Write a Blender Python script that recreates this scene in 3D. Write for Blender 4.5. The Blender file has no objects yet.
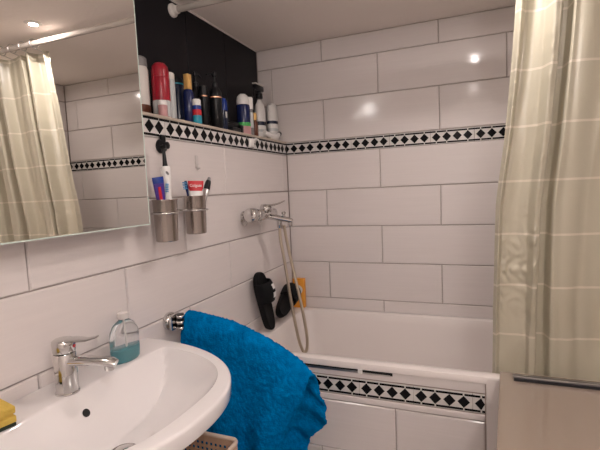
import bpy, bmesh, math, random
from mathutils import Vector, Matrix, noise
random.seed(7)
sc = bpy.context.scene
C = sc.collection
H = 1.52                      # height of the mosaic border's top edge above the floor
PI = math.pi
def V(x, y, z): return Vector((x, y, z + H))

# ------------------------------------------------------------------ materials
def mat(name, col, rough=.5, metal=0, spec=.5, coat=0, trans=0, ior=1.45, bump=None, var=None, sheen=0):
    m = bpy.data.materials.new(name); m.use_nodes = True
    nt = m.node_tree; b = nt.nodes['Principled BSDF']
    b.inputs['Base Color'].default_value = (*col, 1)
    b.inputs['Roughness'].default_value = rough
    b.inputs['Metallic'].default_value = metal
    b.inputs['Specular IOR Level'].default_value = spec
    b.inputs['Coat Weight'].default_value = coat
    b.inputs['Coat Roughness'].default_value = .05
    b.inputs['Transmission Weight'].default_value = trans
    b.inputs['IOR'].default_value = ior
    b.inputs['Sheen Weight'].default_value = sheen
    if bump or var:
        tc = nt.nodes.new('ShaderNodeTexCoord')
    if bump:
        scale, strength, stretch = bump
        mp = nt.nodes.new('ShaderNodeMapping'); mp.inputs['Scale'].default_value = stretch
        nz = nt.nodes.new('ShaderNodeTexNoise'); nz.inputs['Scale'].default_value = scale; nz.inputs['Detail'].default_value = 3
        bp = nt.nodes.new('ShaderNodeBump'); bp.inputs['Strength'].default_value = strength; bp.inputs['Distance'].default_value = .004
        nt.links.new(tc.outputs['Object'], mp.inputs[0]); nt.links.new(mp.outputs[0], nz.inputs[0])
        nt.links.new(nz.outputs[0], bp.inputs['Height']); nt.links.new(bp.outputs[0], b.inputs['Normal'])
    if var:
        scale, amount, stretch = var
        mp = nt.nodes.new('ShaderNodeMapping'); mp.inputs['Scale'].default_value = stretch
        nz = nt.nodes.new('ShaderNodeTexNoise'); nz.inputs['Scale'].default_value = scale; nz.inputs['Detail'].default_value = 4
        rp = nt.nodes.new('ShaderNodeValToRGB')
        rp.color_ramp.elements[0].position = .3; rp.color_ramp.elements[1].position = .7
        rp.color_ramp.elements[0].color = (*[c * (1 - amount) for c in col], 1)
        rp.color_ramp.elements[1].color = (*[min(1, c * (1 + amount)) for c in col], 1)
        nt.links.new(tc.outputs['Object'], mp.inputs[0]); nt.links.new(mp.outputs[0], nz.inputs[0])
        nt.links.new(nz.outputs[0], rp.inputs[0]); nt.links.new(rp.outputs[0], b.inputs['Base Color'])
    return m
def emit(name, col, s):
    m = bpy.data.materials.new(name); m.use_nodes = True
    b = m.node_tree.nodes['Principled BSDF']
    b.inputs['Emission Color'].default_value = (*col, 1); b.inputs['Emission Strength'].default_value = s
    b.inputs['Base Color'].default_value = (*col, 1)
    return m
M = {}
M['tile'] = mat('white_tile', (.70, .645, .63), .11, spec=.42, bump=(9, .05, (.35, .35, 7)), var=(14, .02, (.25, .25, 9)))
M['grout'] = mat('grout', (.36, .30, .27), .9)
M['black_tile'] = mat('black_tile', (.010, .009, .012), .35, spec=.2, bump=(12, .05, (1, 1, 1)))
M['black_grout'] = mat('dark_grout', (.05, .045, .045), .9)
M['mosaic_white'] = mat('mosaic_white', (.66, .63, .61), .22)
M['mosaic_black'] = mat('mosaic_black', (.006, .006, .007), .25, spec=.15)
M['mosaic_grout'] = mat('mosaic_grout', (.50, .46, .43), .8)
M['ledge'] = mat('ledge_stone', (.50, .42, .35), .4)
M['ceiling'] = mat('ceiling_plaster', (.90, .825, .77), .95, bump=(60, .35, (1, 1, 1)), spec=.1)
M['floor'] = mat('floor_tile', (.62, .57, .54), .4)
M['paint'] = mat('wall_paint', (.78, .73, .70), .8)
M['tub'] = mat('white_acrylic', (.76, .70, .675), .14, spec=.5)
M['ceramic'] = mat('white_ceramic', (.74, .705, .705), .07, spec=.55, coat=.3)
M['chrome'] = mat('chrome', (.66, .65, .64), .07, 1)
M['steel'] = mat('brushed_steel', (.45, .40, .37), .22, 1, bump=(40, .04, (8, 8, .3)))
M['hose'] = mat('hose_metal', (.55, .47, .37), .30, 1, bump=(420, .5, (.15, .15, 1)))
M['mirror'] = mat('mirror_glass', (.90, .885, .86), .0, 1)
M['glass_edge'] = mat('mirror_edge', (.62, .72, .66), .15, 0, spec=.7)
M['cabinet_white'] = mat('cabinet_white', (.75, .72, .7), .4)
M['black_rubber'] = mat('black_rubber', (.006, .006, .007), .7, spec=.2, bump=(120, .25, (1, 1, 1)))
M['black_plastic'] = mat('black_plastic', (.008, .008, .01), .3, spec=.3)
M['white_plastic'] = mat('white_plastic', (.80, .78, .76), .3)
M['rod_white'] = mat('rod_enamel', (.46, .41, .37), .75, spec=.2)
M['offwhite'] = mat('offwhite_plastic', (.70, .66, .62), .45)
M['grey_plastic'] = mat('grey_plastic', (.22, .21, .21), .4)
M['lightgrey'] = mat('light_grey_plastic', (.52, .54, .54), .35)
M['red'] = mat('red_metal_paint', (.34, .010, .025), .28, spec=.5)
M['redlabel'] = mat('red_print', (.55, .015, .025), .4)
M['navy'] = mat('navy_plastic', (.012, .018, .045), .2)
M['blue'] = mat('blue_plastic', (.008, .035, .24), .25)
M['deepblue'] = mat('deep_blue_plastic', (.008, .016, .085), .22)
M['gold'] = mat('gold_cap', (.80, .48, .16), .3, .3)
M['copper'] = mat('copper_ring', (.75, .42, .28), .25, .9)
M['teal'] = mat('teal_print', (.02, .30, .42), .35)
M['green'] = mat('green_print', (.06, .42, .10), .4)
M['brown'] = mat('brown_bottle', (.13, .04, .02), .3)
M['pink'] = mat('pink_plastic', (.55, .30, .30), .4)
M['purple'] = mat('violet_print', (.06, .03, .25), .35)
M['skyblue'] = mat('sky_blue_plastic', (.05, .28, .55), .3)
M['orange'] = mat('orange_plastic', (.80, .33, .04), .5)
M['yellow'] = mat('yellow_sponge', (.58, .40, .09), .9, bump=(90, .9, (1, 1, 1)), spec=.1)
M['scour'] = mat('dark_green_scourer', (.02, .03, .02), .95, bump=(150, .8, (1, 1, 1)))
M['basket'] = mat('beige_basket_plastic', (.50, .34, .24), .5)
M['cream'] = mat('cream_gloss_laminate', (.30, .235, .19), .04, spec=.7, coat=.8)
M['dark_metal'] = mat('dark_metal', (.03, .03, .035), .3, .6)
M['rail_grey'] = mat('grey_metal', (.28, .265, .26), .4, 1)
M['alu'] = mat('aluminium', (.55, .53, .52), .3, 1)
M['hole'] = mat('dark_recess', (.008, .008, .008), .8)
M['towel'] = mat('blue_terry', (.0, .15, .40), 1.0, spec=.0, sheen=0, bump=(260, 1.0, (1, 1, 1)), var=(35, .22, (1, 1, 1)))
M['clear'] = mat('clear_plastic', (.93, .95, .97), .05, trans=.93, ior=1.25)
M['liquid'] = mat('teal_soap', (.01, .42, .50), .05, trans=.6, ior=1.33)
M['clear_hook'] = mat('translucent_plastic', (.74, .69, .67), .25, trans=.15)

# shower curtain: satin cloth with pale woven cross bands, lets some light through
def curtain_mat():
    m = bpy.data.materials.new('curtain_satin'); m.use_nodes = True
    nt = m.node_tree; N = nt.nodes; L = nt.links
    b = N['Principled BSDF']; out = N['Material Output']
    tc = N.new('ShaderNodeTexCoord'); sp = N.new('ShaderNodeSeparateXYZ'); L.new(tc.outputs['UV'], sp.inputs[0])
    fr = N.new('ShaderNodeMath'); fr.operation = 'FRACT'; L.new(sp.outputs['Y'], fr.inputs[0])
    lt = N.new('ShaderNodeMath'); lt.operation = 'LESS_THAN'; lt.inputs[1].default_value = .042; L.new(fr.outputs[0], lt.inputs[0])
    mx = N.new('ShaderNodeMix'); mx.data_type = 'RGBA'
    mx.inputs['A'].default_value = (.53, .49, .38, 1); mx.inputs['B'].default_value = (.70, .635, .53, 1)
    L.new(lt.outputs[0], mx.inputs['Factor'])
    nz = N.new('ShaderNodeTexNoise'); nz.inputs['Scale'].default_value = 22; nz.inputs['Detail'].default_value = 3
    L.new(tc.outputs['Object'], nz.inputs[0])
    bp = N.new('ShaderNodeBump'); bp.inputs['Strength'].default_value = .22; bp.inputs['Distance'].default_value = .006
    L.new(nz.outputs[0], bp.inputs['Height']); L.new(bp.outputs[0], b.inputs['Normal'])
    L.new(mx.outputs['Result'], b.inputs['Base Color'])
    b.inputs['Roughness'].default_value = .33; b.inputs['Specular IOR Level'].default_value = .9
    tr = N.new('ShaderNodeBsdfTranslucent'); L.new(mx.outputs['Result'], tr.inputs['Color'])
    ms = N.new('ShaderNodeMixShader'); ms.inputs[0].default_value = .18
    L.new(b.outputs[0], ms.inputs[1]); L.new(tr.outputs[0], ms.inputs[2]); L.new(ms.outputs[0], out.inputs[0])
    return m
M['curtain'] = curtain_mat()

# ------------------------------------------------------------------ object helpers
def link(o, parent=None):
    C.objects.link(o)
    if parent:
        o.parent = parent
        o.matrix_parent_inverse = parent.matrix_basis.inverted()
    return o
def obj(name, bm, mats, parent=None, smooth=None, kind=None):
    bmesh.ops.recalc_face_normals(bm, faces=bm.faces) if kind != 'keep' else None
    me = bpy.data.meshes.new(name)
    if smooth is not None:
        for f in bm.faces: f.smooth = True
        for e in bm.edges:
            if len(e.link_faces) == 2 and e.calc_face_angle(0) > math.radians(smooth): e.smooth = False
    bm.to_mesh(me); bm.free()
    if not isinstance(mats, (list, tuple)): mats = [mats]
    for m in mats: me.materials.append(M[m])
    return link(bpy.data.objects.new(name, me), parent)
def thing(name, label, cat, loc, group=None):
    o = bpy.data.objects.new(name, None); o.empty_display_size = .02
    o.location = loc; C.objects.link(o)
    tag(o, label, cat, group); return o
def tag(o, label, cat, group=None):
    o['label'] = label; o['category'] = cat
    if group: o['group'] = group
    return o
def struct(name, bm, mats, smooth=None):
    o = obj(name, bm, mats, None, smooth); o['kind'] = 'structure'; return o
def box(bm, x0, x1, y0, y1, z0, z1, bev=0, mi=0, seg=2):
    r = bmesh.ops.create_cube(bm, size=1)
    vs = r['verts']
    for v in vs:
        v.co = Vector(((x0 + x1) / 2 + v.co.x * (x1 - x0), (y0 + y1) / 2 + v.co.y * (y1 - y0), (z0 + z1) / 2 + v.co.z * (z1 - z0) + H))
    fs = set(f for v in vs for f in v.link_faces)
    for f in fs: f.material_index = mi
    if bev:
        es = list(set(e for v in vs for e in v.link_edges))
        r = bmesh.ops.bevel(bm, geom=es, offset=bev, segments=seg, affect='EDGES', profile=.5)
        for f in r['faces']: f.material_index = mi
    return vs
def newbox(*a, **k):
    bm = bmesh.new(); box(bm, *a, **k); return bm
def lathe(bm, prof, centre, seg=28, mi=0, sx=1, sy=1, axis=None, cap=True):
    """prof: (radius, height) pairs; centre is a world point; axis tilts the whole thing"""
    ax = (axis or Vector((0, 0, 1))).normalized()
    q = Vector((0, 0, 1)).rotation_difference(ax).to_matrix()
    rings = []
    for r, h in prof:
        ring = []
        for i in range(seg):
            a = 2 * PI * i / seg
            ring.append(bm.verts.new(centre + q @ Vector((r * sx * math.cos(a), r * sy * math.sin(a), h))))
        rings.append(ring)
    for a, b in zip(rings, rings[1:]):
        for i in range(seg):
            f = bm.faces.new((a[i], a[(i + 1) % seg], b[(i + 1) % seg], b[i])); f.material_index = mi
    if cap:
        f = bm.faces.new(rings[0][::-1]); f.material_index = mi
        f = bm.faces.new(rings[-1]); f.material_index = mi
def lat(prof, centre, **k):
    bm = bmesh.new(); lathe(bm, prof, centre, **k); return bm
def smoothpath(pts, n=8):
    pts = [Vector(p) for p in pts]; out = []
    P = [2 * pts[0] - pts[1]] + pts + [2 * pts[-1] - pts[-2]]
    for i in range(1, len(P) - 2):
        for k in range(n):
            t = k / n; a, b, c, d = P[i - 1:i + 3]
            out.append(.5 * (2 * b + (c - a) * t + (2 * a - 5 * b + 4 * c - d) * t * t + (3 * b - a - 3 * c + d) * t ** 3))
    out.append(pts[-1]); return out
def tube(bm, pts, r, seg=12, mi=0, flat=None):
    """r: radius or a list of radii; flat: (w, h) scale of the section"""
    pts = [Vector(p) for p in pts]; n = len(pts)
    rs = r if isinstance(r, (list, tuple)) else [r] * n
    t0 = (pts[1] - pts[0]).normalized()
    up = Vector((0, 0, 1)) if abs(t0.z) < .9 else Vector((0, 1, 0))
    rings = []; nrm = (up - t0 * up.dot(t0)).normalized()
    for i, p in enumerate(pts):
        t = (pts[min(i + 1, n - 1)] - pts[max(i - 1, 0)]).normalized()
        nrm = (nrm - t * nrm.dot(t)).normalized(); bi = t.cross(nrm)
        w, h = flat or (1, 1)
        rings.append([bm.verts.new(p + rs[i] * (w * math.cos(2 * PI * k / seg) * bi + h * math.sin(2 * PI * k / seg) * nrm)) for k in range(seg)])
    for a, b in zip(rings, rings[1:]):
        for k in range(seg):
            f = bm.faces.new((a[k], a[(k + 1) % seg], b[(k + 1) % seg], b[k])); f.material_index = mi
    for ring in (rings[0][::-1], rings[-1]):
        f = bm.faces.new(ring); f.material_index = mi
def tub(pts, r, **k):
    bm = bmesh.new(); tube(bm, pts, r, **k); return bm

# ------------------------------------------------------------------ tiled walls
def tile(bm, O, U, N, u0, u1, z0, z1, d, mi, bev=.0035, poly=None):
    """one bevelled tile standing d proud of the plane through O (U runs along the wall, N out of it)"""
    Z = Vector((0, 0, 1))
    if poly is None: poly = [(u0, z0), (u1, z0), (u1, z1), (u0, z1)]
    cu = sum(p[0] for p in poly) / len(poly); cz = sum(p[1] for p in poly) / len(poly)
    def at(u, z, k): return bm.verts.new(O + U * u + Z * z + N * k)
    lo = [at(u, z, 0) for u, z in poly]
    mid = [at(u, z, d * .45) for u, z in poly]
    def ins(u, z):
        su = (1 if cu > u else -1) if abs(cu - u) > 1e-6 else 0; sz = (1 if cz > z else -1) if abs(cz - z) > 1e-6 else 0
        return u + su * bev, z + sz * bev
    hi = [at(*ins(u, z), d) for u, z in poly]
    n = len(poly)
    for a, b in ((lo, mid), (mid, hi)):
        for i in range(n):
            f = bm.faces.new((a[i], a[(i + 1) % n], b[(i + 1) % n], b[i])); f.material_index = mi
    f = bm.faces.new(hi); f.material_index = mi
def tiled_rows(bm, O, U, N, umin, umax, rows, w=.6, g=.0013, d=.008, mi=0):
    """rows: (z0, z1, phase of the joints)"""
    for z0, z1, ph in rows:
        k = math.floor((umin - ph) / w)
        while ph + k * w < umax:
            a, b = max(umin, ph + k * w), min(umax, ph + (k + 1) * w)
            if b - a > .006: tile(bm, O, U, N, a + g, b - g, z0 + g, z1 - g, d, mi)
            k += 1
def mosaic(bm, O, U, N, umin, umax, ztop, phase, mw, mb, d=.008):
    """band of black diamonds between two broken black bars: tiles of four diamonds, .2035 m long"""
    P = .2035; k = math.floor((umin - phase) / P) - 1
    hh = .069
    while phase + k * P < umax + .05:
        s = phase + k * P
        ds = [s, s + .049, s + .098, s + .146]
        zc = ztop - .0345
        a, b = max(umin, s - .028), min(umax, s + P - .028)
        if b - a > .004:
            tile(bm, O, U, N, a + .0006, b - .0006, ztop - hh, ztop, d * .8, mw, .001)
        for q in ds:
            if q < umin - .004 or q > umax + .004: continue
            poly = [(q, zc - .0225), (q + .0215, zc), (q, zc + .0225), (q - .0215, zc)]
            poly = [(min(max(u, umin), umax), z) for u, z in poly]
            tile(bm, O, U, N, 0, 0, 0, 0, d, mb, .0006, poly)
        for a, b in ((ds[0], ds[1]), (ds[1], ds[3]), (ds[3], s + P)):
            a, b = max(umin, a + .002), min(umax, b - .002)
            if b - a > .003:
                for z0 in (ztop - .0125, ztop - .0655):
                    tile(bm, O, U, N, a, b, z0, z0 + .0085, d, mb, .0006)
        k += 1
X, Y = Vector((1, 0, 0)), Vector((0, 1, 0))
CE, L1, L2, L3, L4, L5, L6, L7, L8 = .529, .4172, .2148, 0, -.069, -.2714, -.4737, -.676, -.8783
FL = -H
XR, YF = 1.825, -3.0
A0, B0 = .2276, -.0724
def low_rows(a, b):
    r = []; z = L8; k = 0
    r += [(L5, L4, b), (L6, L5, a), (L7, L6, b), (L8, L7, a)]
    while z > FL + .01:
        r.append((max(FL, z - .2023), z, b if k % 2 == 0 else a)); z -= .2023; k += 1
    return r
# back wall
bm = bmesh.new()
box(bm, -.40, XR + .12, .008, .12, FL, CE + .05, mi=1)
O = V(0, .008, 0)
tiled_rows(bm, O, X, -Y, -.16, XR, [(L1, CE, A0), (L2, L1, B0), (L3 + .001, L2, A0)] )
tiled_rows(bm, O, X, -Y, 0, XR, low_rows(A0, B0))
mosaic(bm, O, X, -Y, 0, XR, 0, -.003, 2, 3)
struct('wall_back', bm, ['tile', 'grout', 'mosaic_white', 'mosaic_black'])
# left wall below the ledge
bm = bmesh.new()
box(bm, -.40, -.008, YF, .008, FL, -.004, mi=1)
O = V(-.008, 0, 0)
tiled_rows(bm, O, Y, X, YF, 0, low_rows(-.371, -.071))
mosaic(bm, O, Y, X, YF, 0, 0, -.811, 2, 3)
struct('wall_left', bm, ['tile', 'grout', 'mosaic_white', 'mosaic_black'])
# black recess above the ledge
bm = bmesh.new()
box(bm, -.40, -.168, YF, .008, -.004, CE + .05, mi=1)
O = V(-.168, 0, 0)
y = -.0315 - .3135
tile(bm, O, Y, X, y + .0015, 0, .001, CE, .008, 0, .002)
while y > YF:
    tile(bm, O, Y, X, y - .3135 + .0015, y - .0015, .001, CE, .008, 0, .002); y -= .3135
struct('wall_niche', bm, ['black_tile', 'black_grout'])
struct('trim_1', newbox(-.168, .002, YF, 0, -.0035, .007, bev=.0015), 'ledge')
struct('trim_2', newbox(-.1605, -.154, YF, 0, CE - .005, CE), 'paint')
# right and front walls, floor, ceiling
bm = bmesh.new()
box(bm, XR + .008, XR + .12, YF, .008, FL, CE + .05, mi=1)
O = V(XR + .008, 0, 0)
tiled_rows(bm, O, Y, -X, YF, 0, [(L1, CE, -.371), (L2, L1, -.071), (L3 + .001, L2, -.371)] + low_rows(-.371, -.071))
mosaic(bm, O, Y, -X, YF, 0, 0, -.811, 2, 3)
struct('wall_right', bm, ['tile', 'grout', 'mosaic_white', 'mosaic_black'])
struct('wall_front', newbox(-.40, XR + .12, YF - .12, YF, FL, CE + .05), 'paint')
struct('floor', newbox(-.40, XR + .12, YF - .12, .12, FL - .1, FL), 'floor')
struct('ceiling', newbox(-.40, XR + .12, YF - .12, .12, CE, CE + .1), 'ceiling')

# ------------------------------------------------------------------ bathtub
def rrect(x0, x1, y0, y1, r, z, n=8):
    pts = []
    for cx, cy, a0 in ((x1 - r, y1 - r, 0), (x0 + r, y1 - r, PI / 2), (x0 + r, y0 + r, PI), (x1 - r, y0 + r, 1.5 * PI)):
        for i in range(n + 1):
            a = a0 + i / n * PI / 2
            pts.append(V(cx + r * math.cos(a), cy + r * math.sin(a), z))
    return pts
ZT = -.936
bath = thing('bathtub', 'white built-in bathtub with tiled front standing against the back wall', 'bathtub', V(.9, -.35, FL))
bm = bmesh.new()
loops = [rrect(.004, 1.818, -.690, -.004, .012, ZT - .0265), rrect(.002, 1.820, -.7005, -.002, .014, ZT - .0265), rrect(.002, 1.820, -.702, -.002, .014, ZT - .025),
         rrect(.002, 1.820, -.702, -.002, .016, ZT - .006), rrect(.0038, 1.818, -.7002, -.0038, .016, ZT - .002), rrect(.008, 1.814, -.696, -.007, .016, ZT),
         rrect(.076, 1.746, -.660, -.048, .07, ZT), rrect(.081, 1.741, -.6555, -.053, .07, ZT - .003), rrect(.084, 1.738, -.653, -.056, .07, ZT - .010),
         rrect(.090, 1.73, -.648, -.062, .07, ZT - .04), rrect(.125, 1.68, -.625, -.085, .08, ZT - .22),
         rrect(.17, 1.62, -.60, -.11, .09, ZT - .37), rrect(.25, 1.52, -.54, -.17, .10, ZT - .42)]
R = [[bm.verts.new(p) for p in l] for l in loops]
for a, b in zip(R, R[1:]):
    for i in range(len(a)): bm.faces.new((a[i], a[(i + 1) % len(a)], b[(i + 1) % len(a)], b[i]))
bm.faces.new(R[-1])
o = obj('basin', bm, 'tub', bath, smooth=32)
bm = bmesh.new()                      # front panel
box(bm, .004, 1.012, -.694, -.667, FL, ZT - .0268, mi=1)
O = V(0, -.694, 0)
yv = -Y
tile(bm, O, X, yv, .004, 1.006, -1.000 + .002, ZT - .027, .004, 0, .001)
mosaic(bm, O, X, yv, .006, 1.006, -1.003, .587 - 3 * .2035, 2, 3, d=.005)
tile(bm, O, X, yv, .004, 1.006, -1.100, -1.076, .006, 0, .003)
z = -1.102
for k, ph in enumerate((.095, -.205, .095)):
    tiled_rows(bm, O, X, yv, .006, 1.006, [(max(FL, z - .2023), z, ph)], d=.006); z -= .2023
obj('front_panel', bm, ['tile', 'grout', 'mosaic_white', 'mosaic_black'], bath)
obj('corner_post', newbox(1.010, 1.0535, -.7023, -.667, FL, ZT - .004, bev=.003), 'tub', bath)
obj('vent_slot', newbox(.20, .688, -.7000, -.695, -.975, -.9635), 'hole', bath)
bm = newbox(.20, .56, -.7020, -.6975, -.976, -.969, bev=.001); box(bm, .57, .68, -.7020, -.6975, -.977, -.972, bev=.001)
obj('slot_profile', bm, 'alu', bath)
obj('slot_clip', newbox(.556, .574, -.7040, -.6975, -.978, -.960, bev=.002), 'white_plastic', bath)

# ------------------------------------------------------------------ low cabinet right of the bath
cab = thing('low_cabinet', 'low cream cabinet with shiny top, at the right below the shower curtain', 'cabinet', V(1.43, -1.0, FL))
def skew(bm):            # the left side runs slightly inwards towards the room
    for v in bm.verts:
        if v.co.x < 1.2: v.co.x += min(0, v.co.y + .705) * .08
    return bm
obj('body', skew(newbox(1.058, 1.815, -1.22, -.7065, FL, -.9355, bev=.002)), 'cream', cab)
obj('glossy_top', skew(newbox(1.0555, 1.820, -1.25, -.660, -.9345, -.927, bev=.001)), 'cream', cab)
obj('edge_rail', newbox(1.094, 1.818, -.728, -.708, -.9265, -.9175, bev=.001), 'dark_metal', cab)
obj('rail_cap', newbox(1.092, 1.818, -.726, -.706, -.9174, -.9100, bev=.0015), 'rail_grey', cab)
for x0, x1 in ((1.062, 1.442), (1.448, 1.81)):
    d = obj('door', skew(newbox(x0, x1, -1.237, -1.2205, FL + .06, -.955, bev=.003)), 'cream', cab)
    obj('handle', newbox((x0 + x1) / 2 - .05, (x0 + x1) / 2 + .05, -1.252, -1.238, -1.01, -1.0, bev=.002), 'alu', d)

# ------------------------------------------------------------------ washbasin
ZS = -.710; YS = -1.55
def outer(th, s=1.0):
    # super-ellipse seen from the middle of the basin, cut off by the wall
    c, sn = math.cos(th), math.sin(th); n = 2.25
    x0 = .23
    lo, hi = 0, 1.0
    for _ in range(40):
        m = (lo + hi) / 2; x, y = x0 + m * c, m * sn
        ok = x > .001 and (max(x, 0) / .458) ** n + (abs(y) / .345) ** n < 1
        lo, hi = (m, hi) if ok else (lo, m)
    return x0 + lo * c * s, lo * sn * s
def inner(th, k=0.0):
    c, sn = math.cos(th), math.sin(th); n = 2.8
    x0 = .23; lo, hi = 0, 1.0
    for _ in range(40):
        m = (lo + hi) / 2; x, y = x0 + m * c, m * sn
        e = (max(x, 0) / (.410 - k)) ** n + (abs(y) / (.292 - k)) ** n
        bx = .108 + k * .9
        ok = x > bx and e < 1
        lo, hi = (m, hi) if ok else (lo, m)
    return x0 + lo * c, lo * sn
sink = thing('washbasin', 'white ceramic washbasin with rounded front, mounted on the left wall', 'sink', V(0, YS, ZS - .17))
bm = bmesh.new()
NS = 192
ths = [2 * PI * i / NS + .001 for i in range(NS)]
def soft(pts, n):   # round the corners
    for _ in range(n):
        pts = [( (pts[i - 1][0] + 2 * pts[i][0] + pts[(i + 1) % NS][0]) / 4, (pts[i - 1][1] + 2 * pts[i][1] + pts[(i + 1) % NS][1]) / 4) for i in range(NS)]
    return pts
def lerp2(p, q, t): return [(a[0] + (b[0] - a[0]) * t, a[1] + (b[1] - a[1]) * t) for a, b in zip(p, q)]
oc = [outer(t) for t in ths]
ic = soft([inner(t) for t in ths], 2)
dr = [(.225 + .028 * math.cos(t), .028 * math.sin(t)) for t in ths]
def sh(p, k):     # shrink the outline, keep the wall side
    return [(max(.001, x - k * (x / .458) ** 1.2), y * (1 - k / .345)) for x, y in p]
under = lerp2(oc, dr, .55)
def fixwall(p): return [(max(.001, x - .0), y) for x, y in p]
rings = [(sh(oc, .26), ZS - .175), (sh(oc, .20), ZS - .165), (sh(oc, .11), ZS - .115), (sh(oc, .055), ZS - .062), (sh(oc, .030), ZS - .044), (sh(oc, .008), ZS - .0395),
         (sh(oc, .003), ZS - .0375), (sh(oc, .001), ZS - .034), (oc, ZS - .007), (sh(oc, .0012), ZS - .003), (sh(oc, .004), ZS - .0006), (sh(oc, .008), ZS),
         (lerp2(oc, ic, .90), ZS), (lerp2(oc, ic, .97), ZS - .0006), (ic, ZS - .003)]
def basin_z(x, y, t):
    n = 2.8
    e = ((max(x, 0) / .410) ** n + (abs(y) / .292) ** n) ** (1 / n)
    bowl = -.126 * (1 - min(1, e) ** 4.2)
    slope = -(x - .108) * 1.6
    z = max(bowl, slope) if abs(bowl - slope) > .004 else max(bowl, slope) + (.004 - abs(bowl - slope)) ** 2 / .016
    k = max(0, (t - .8) / .2)
    return ZS - .003 + min(0, z) * (1 - k) - .128 * k
for q in range(1, 41):
    t = (q / 40) ** 1.15
    pts = lerp2(ic, dr, t)
    rings.append((pts, [basin_z(x, y, t) for x, y in pts]))
RR = []
for pts, z in rings:
    RR.append([bm.verts.new(V(x, YS + y, z[i_] if isinstance(z, list) else z)) for i_, (x, y) in enumerate(pts)])
for a, b in zip(RR, RR[1:]):
    for i in range(NS): bm.faces.new((a[i], a[(i + 1) % NS], b[(i + 1) % NS], b[i]))
bm.faces.new(RR[0]); bm.faces.new(RR[-1])
obj('bowl', bm, 'ceramic', sink, smooth=38)
bm = lat([(.031, 0), (.031, .002), (.027, .0035), (.022, .0015)], V(.225, YS, ZS - .1292), seg=32)
dn = obj('drain', bm, 'chrome', sink, smooth=40)
obj('drain_plug', lat([(.020, 0), (.020, .004), (.016, .006), (.004, .007)], V(.225, YS, ZS - .1275), seg=32), 'chrome', dn, smooth=40)
ovc = V(.1345, YS - .014, ZS - .0445); ovn = Vector((.848, 0, .53))
bm = lat([(.0105, -.004), (.0105, .0008), (.0092, .0012), (.0085, .0005)], ovc, seg=24, axis=ovn)
ov = obj('overflow_ring', bm, 'ceramic', sink, smooth=40)
obj('overflow_hole', lat([(.0095, 0), (.0094, .0022)], ovc, seg=24, axis=ovn), 'hole', ov)

# basin tap
FX, FY = .084, YS - .015
tap = thing('basin_tap', 'chrome single-lever tap on the washbasin rim', 'tap', V(FX, FY, ZS))
obj('body', lat([(.0265, 0), (.0265, .003), (.0245, .005), (.0245, .093), (.0235, .095)], V(FX, FY, ZS), seg=36), 'chrome', tap, smooth=40)
TD = Vector((.952, .306, 0)); TC = V(FX, FY, ZS - .005)
def tp(d, z): return TC + TD * d + Vector((0, 0, z))
obj('spout', tub([tp(.005, .080), tp(.05, .081), tp(.09, .078), tp(.113, .0755), tp(.122, .072)], [.016, .0155, .0145, .014, .011], seg=20, flat=(1.15, .75)), 'chrome', tap, smooth=50)
obj('aerator', lat([(.0105, 0), (.0115, .002), (.0115, .014)], tp(.106, .057), seg=24), 'chrome', tap, smooth=40)
obj('lever_hub', lat([(.0235, 0), (.025, .002), (.0255, .022), (.0245, .027), (.020, .030), (.008, .031)], tp(0, .1025), seg=36), 'chrome', tap, smooth=50)
obj('lever', tub([tp(-.004, .127), tp(.025, .131), tp(.058, .130), tp(.082, .136)], [.02, .019, .013, .008], seg=16, flat=(1, .28)), 'chrome', tap, smooth=50)
obj('mark', lat([(.004, 0), (.004, .0008)], tp(.0258, .116), seg=16, axis=TD), 'redlabel', tap)

# soap bottle
SX, SY = .074, -1.370
soap = thing('soap_bottle', 'clear bottle half full of teal liquid soap on the washbasin', 'bottle', V(SX, SY, ZS))
prof = [(.010, .001), (.034, .001), (.0385, .006), (.0395, .03), (.0395, .068), (.037, .085), (.029, .101), (.017, .111), (.0135, .113), (.0135, .12)]
bm = bmesh.new(); lathe(bm, prof, V(SX, SY, ZS), seg=36, sx=.72, sy=1.18)
obj('bottle_body', bm, 'clear', soap, smooth=50)
bm = lat([(.010, .003), (.033, .003), (.0372, .008), (.0382, .03), (.0382, .038), (.037, .039)], V(SX, SY, ZS), seg=36, sx=.70, sy=1.17)
obj('liquid', bm, 'liquid', soap, smooth=50)
obj('cap', lat([(.0145, 0), (.015, .002), (.015, .016), (.012, .019), (.005, .02)], V(SX, SY, ZS + .1165), seg=28), 'clear_hook', soap, smooth=40)
obj('dip_tube', tub([V(SX, SY, ZS + .010), V(SX, SY, ZS + .115)], .0025, seg=8), 'offwhite', soap)

# sponge
sp = thing('scouring_sponge', 'yellow grooved sponge with dark scouring side on the washbasin', 'sponge', V(.067, -1.752, ZS))
bm = bmesh.new()
box(bm, -.035, .035, -.055, .055, .008 - H, .022 - H, bev=.003, mi=0); box(bm, -.030, .030, -.050, .050, .021 - H, .027 - H, mi=0); box(bm, -.035, .035, -.055, .055, .026 - H, .042 - H, bev=.004, mi=0)
bmesh.ops.transform(bm, matrix=Matrix.Translation(V(.067, -1.752, ZS)) @ Matrix.Rotation(math.radians(-12), 4, 'Z'), verts=bm.verts)
obj('foam', bm, 'yellow', sp)
bm = newbox(-.034, .034, -.054, .054, .0005 - H, .0078 - H, bev=.002)
bmesh.ops.transform(bm, matrix=Matrix.Translation(V(.067, -1.752, ZS)) @ Matrix.Rotation(math.radians(-12), 4, 'Z'), verts=bm.verts)
obj('scouring_pad', bm, 'scour', sp)

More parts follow.
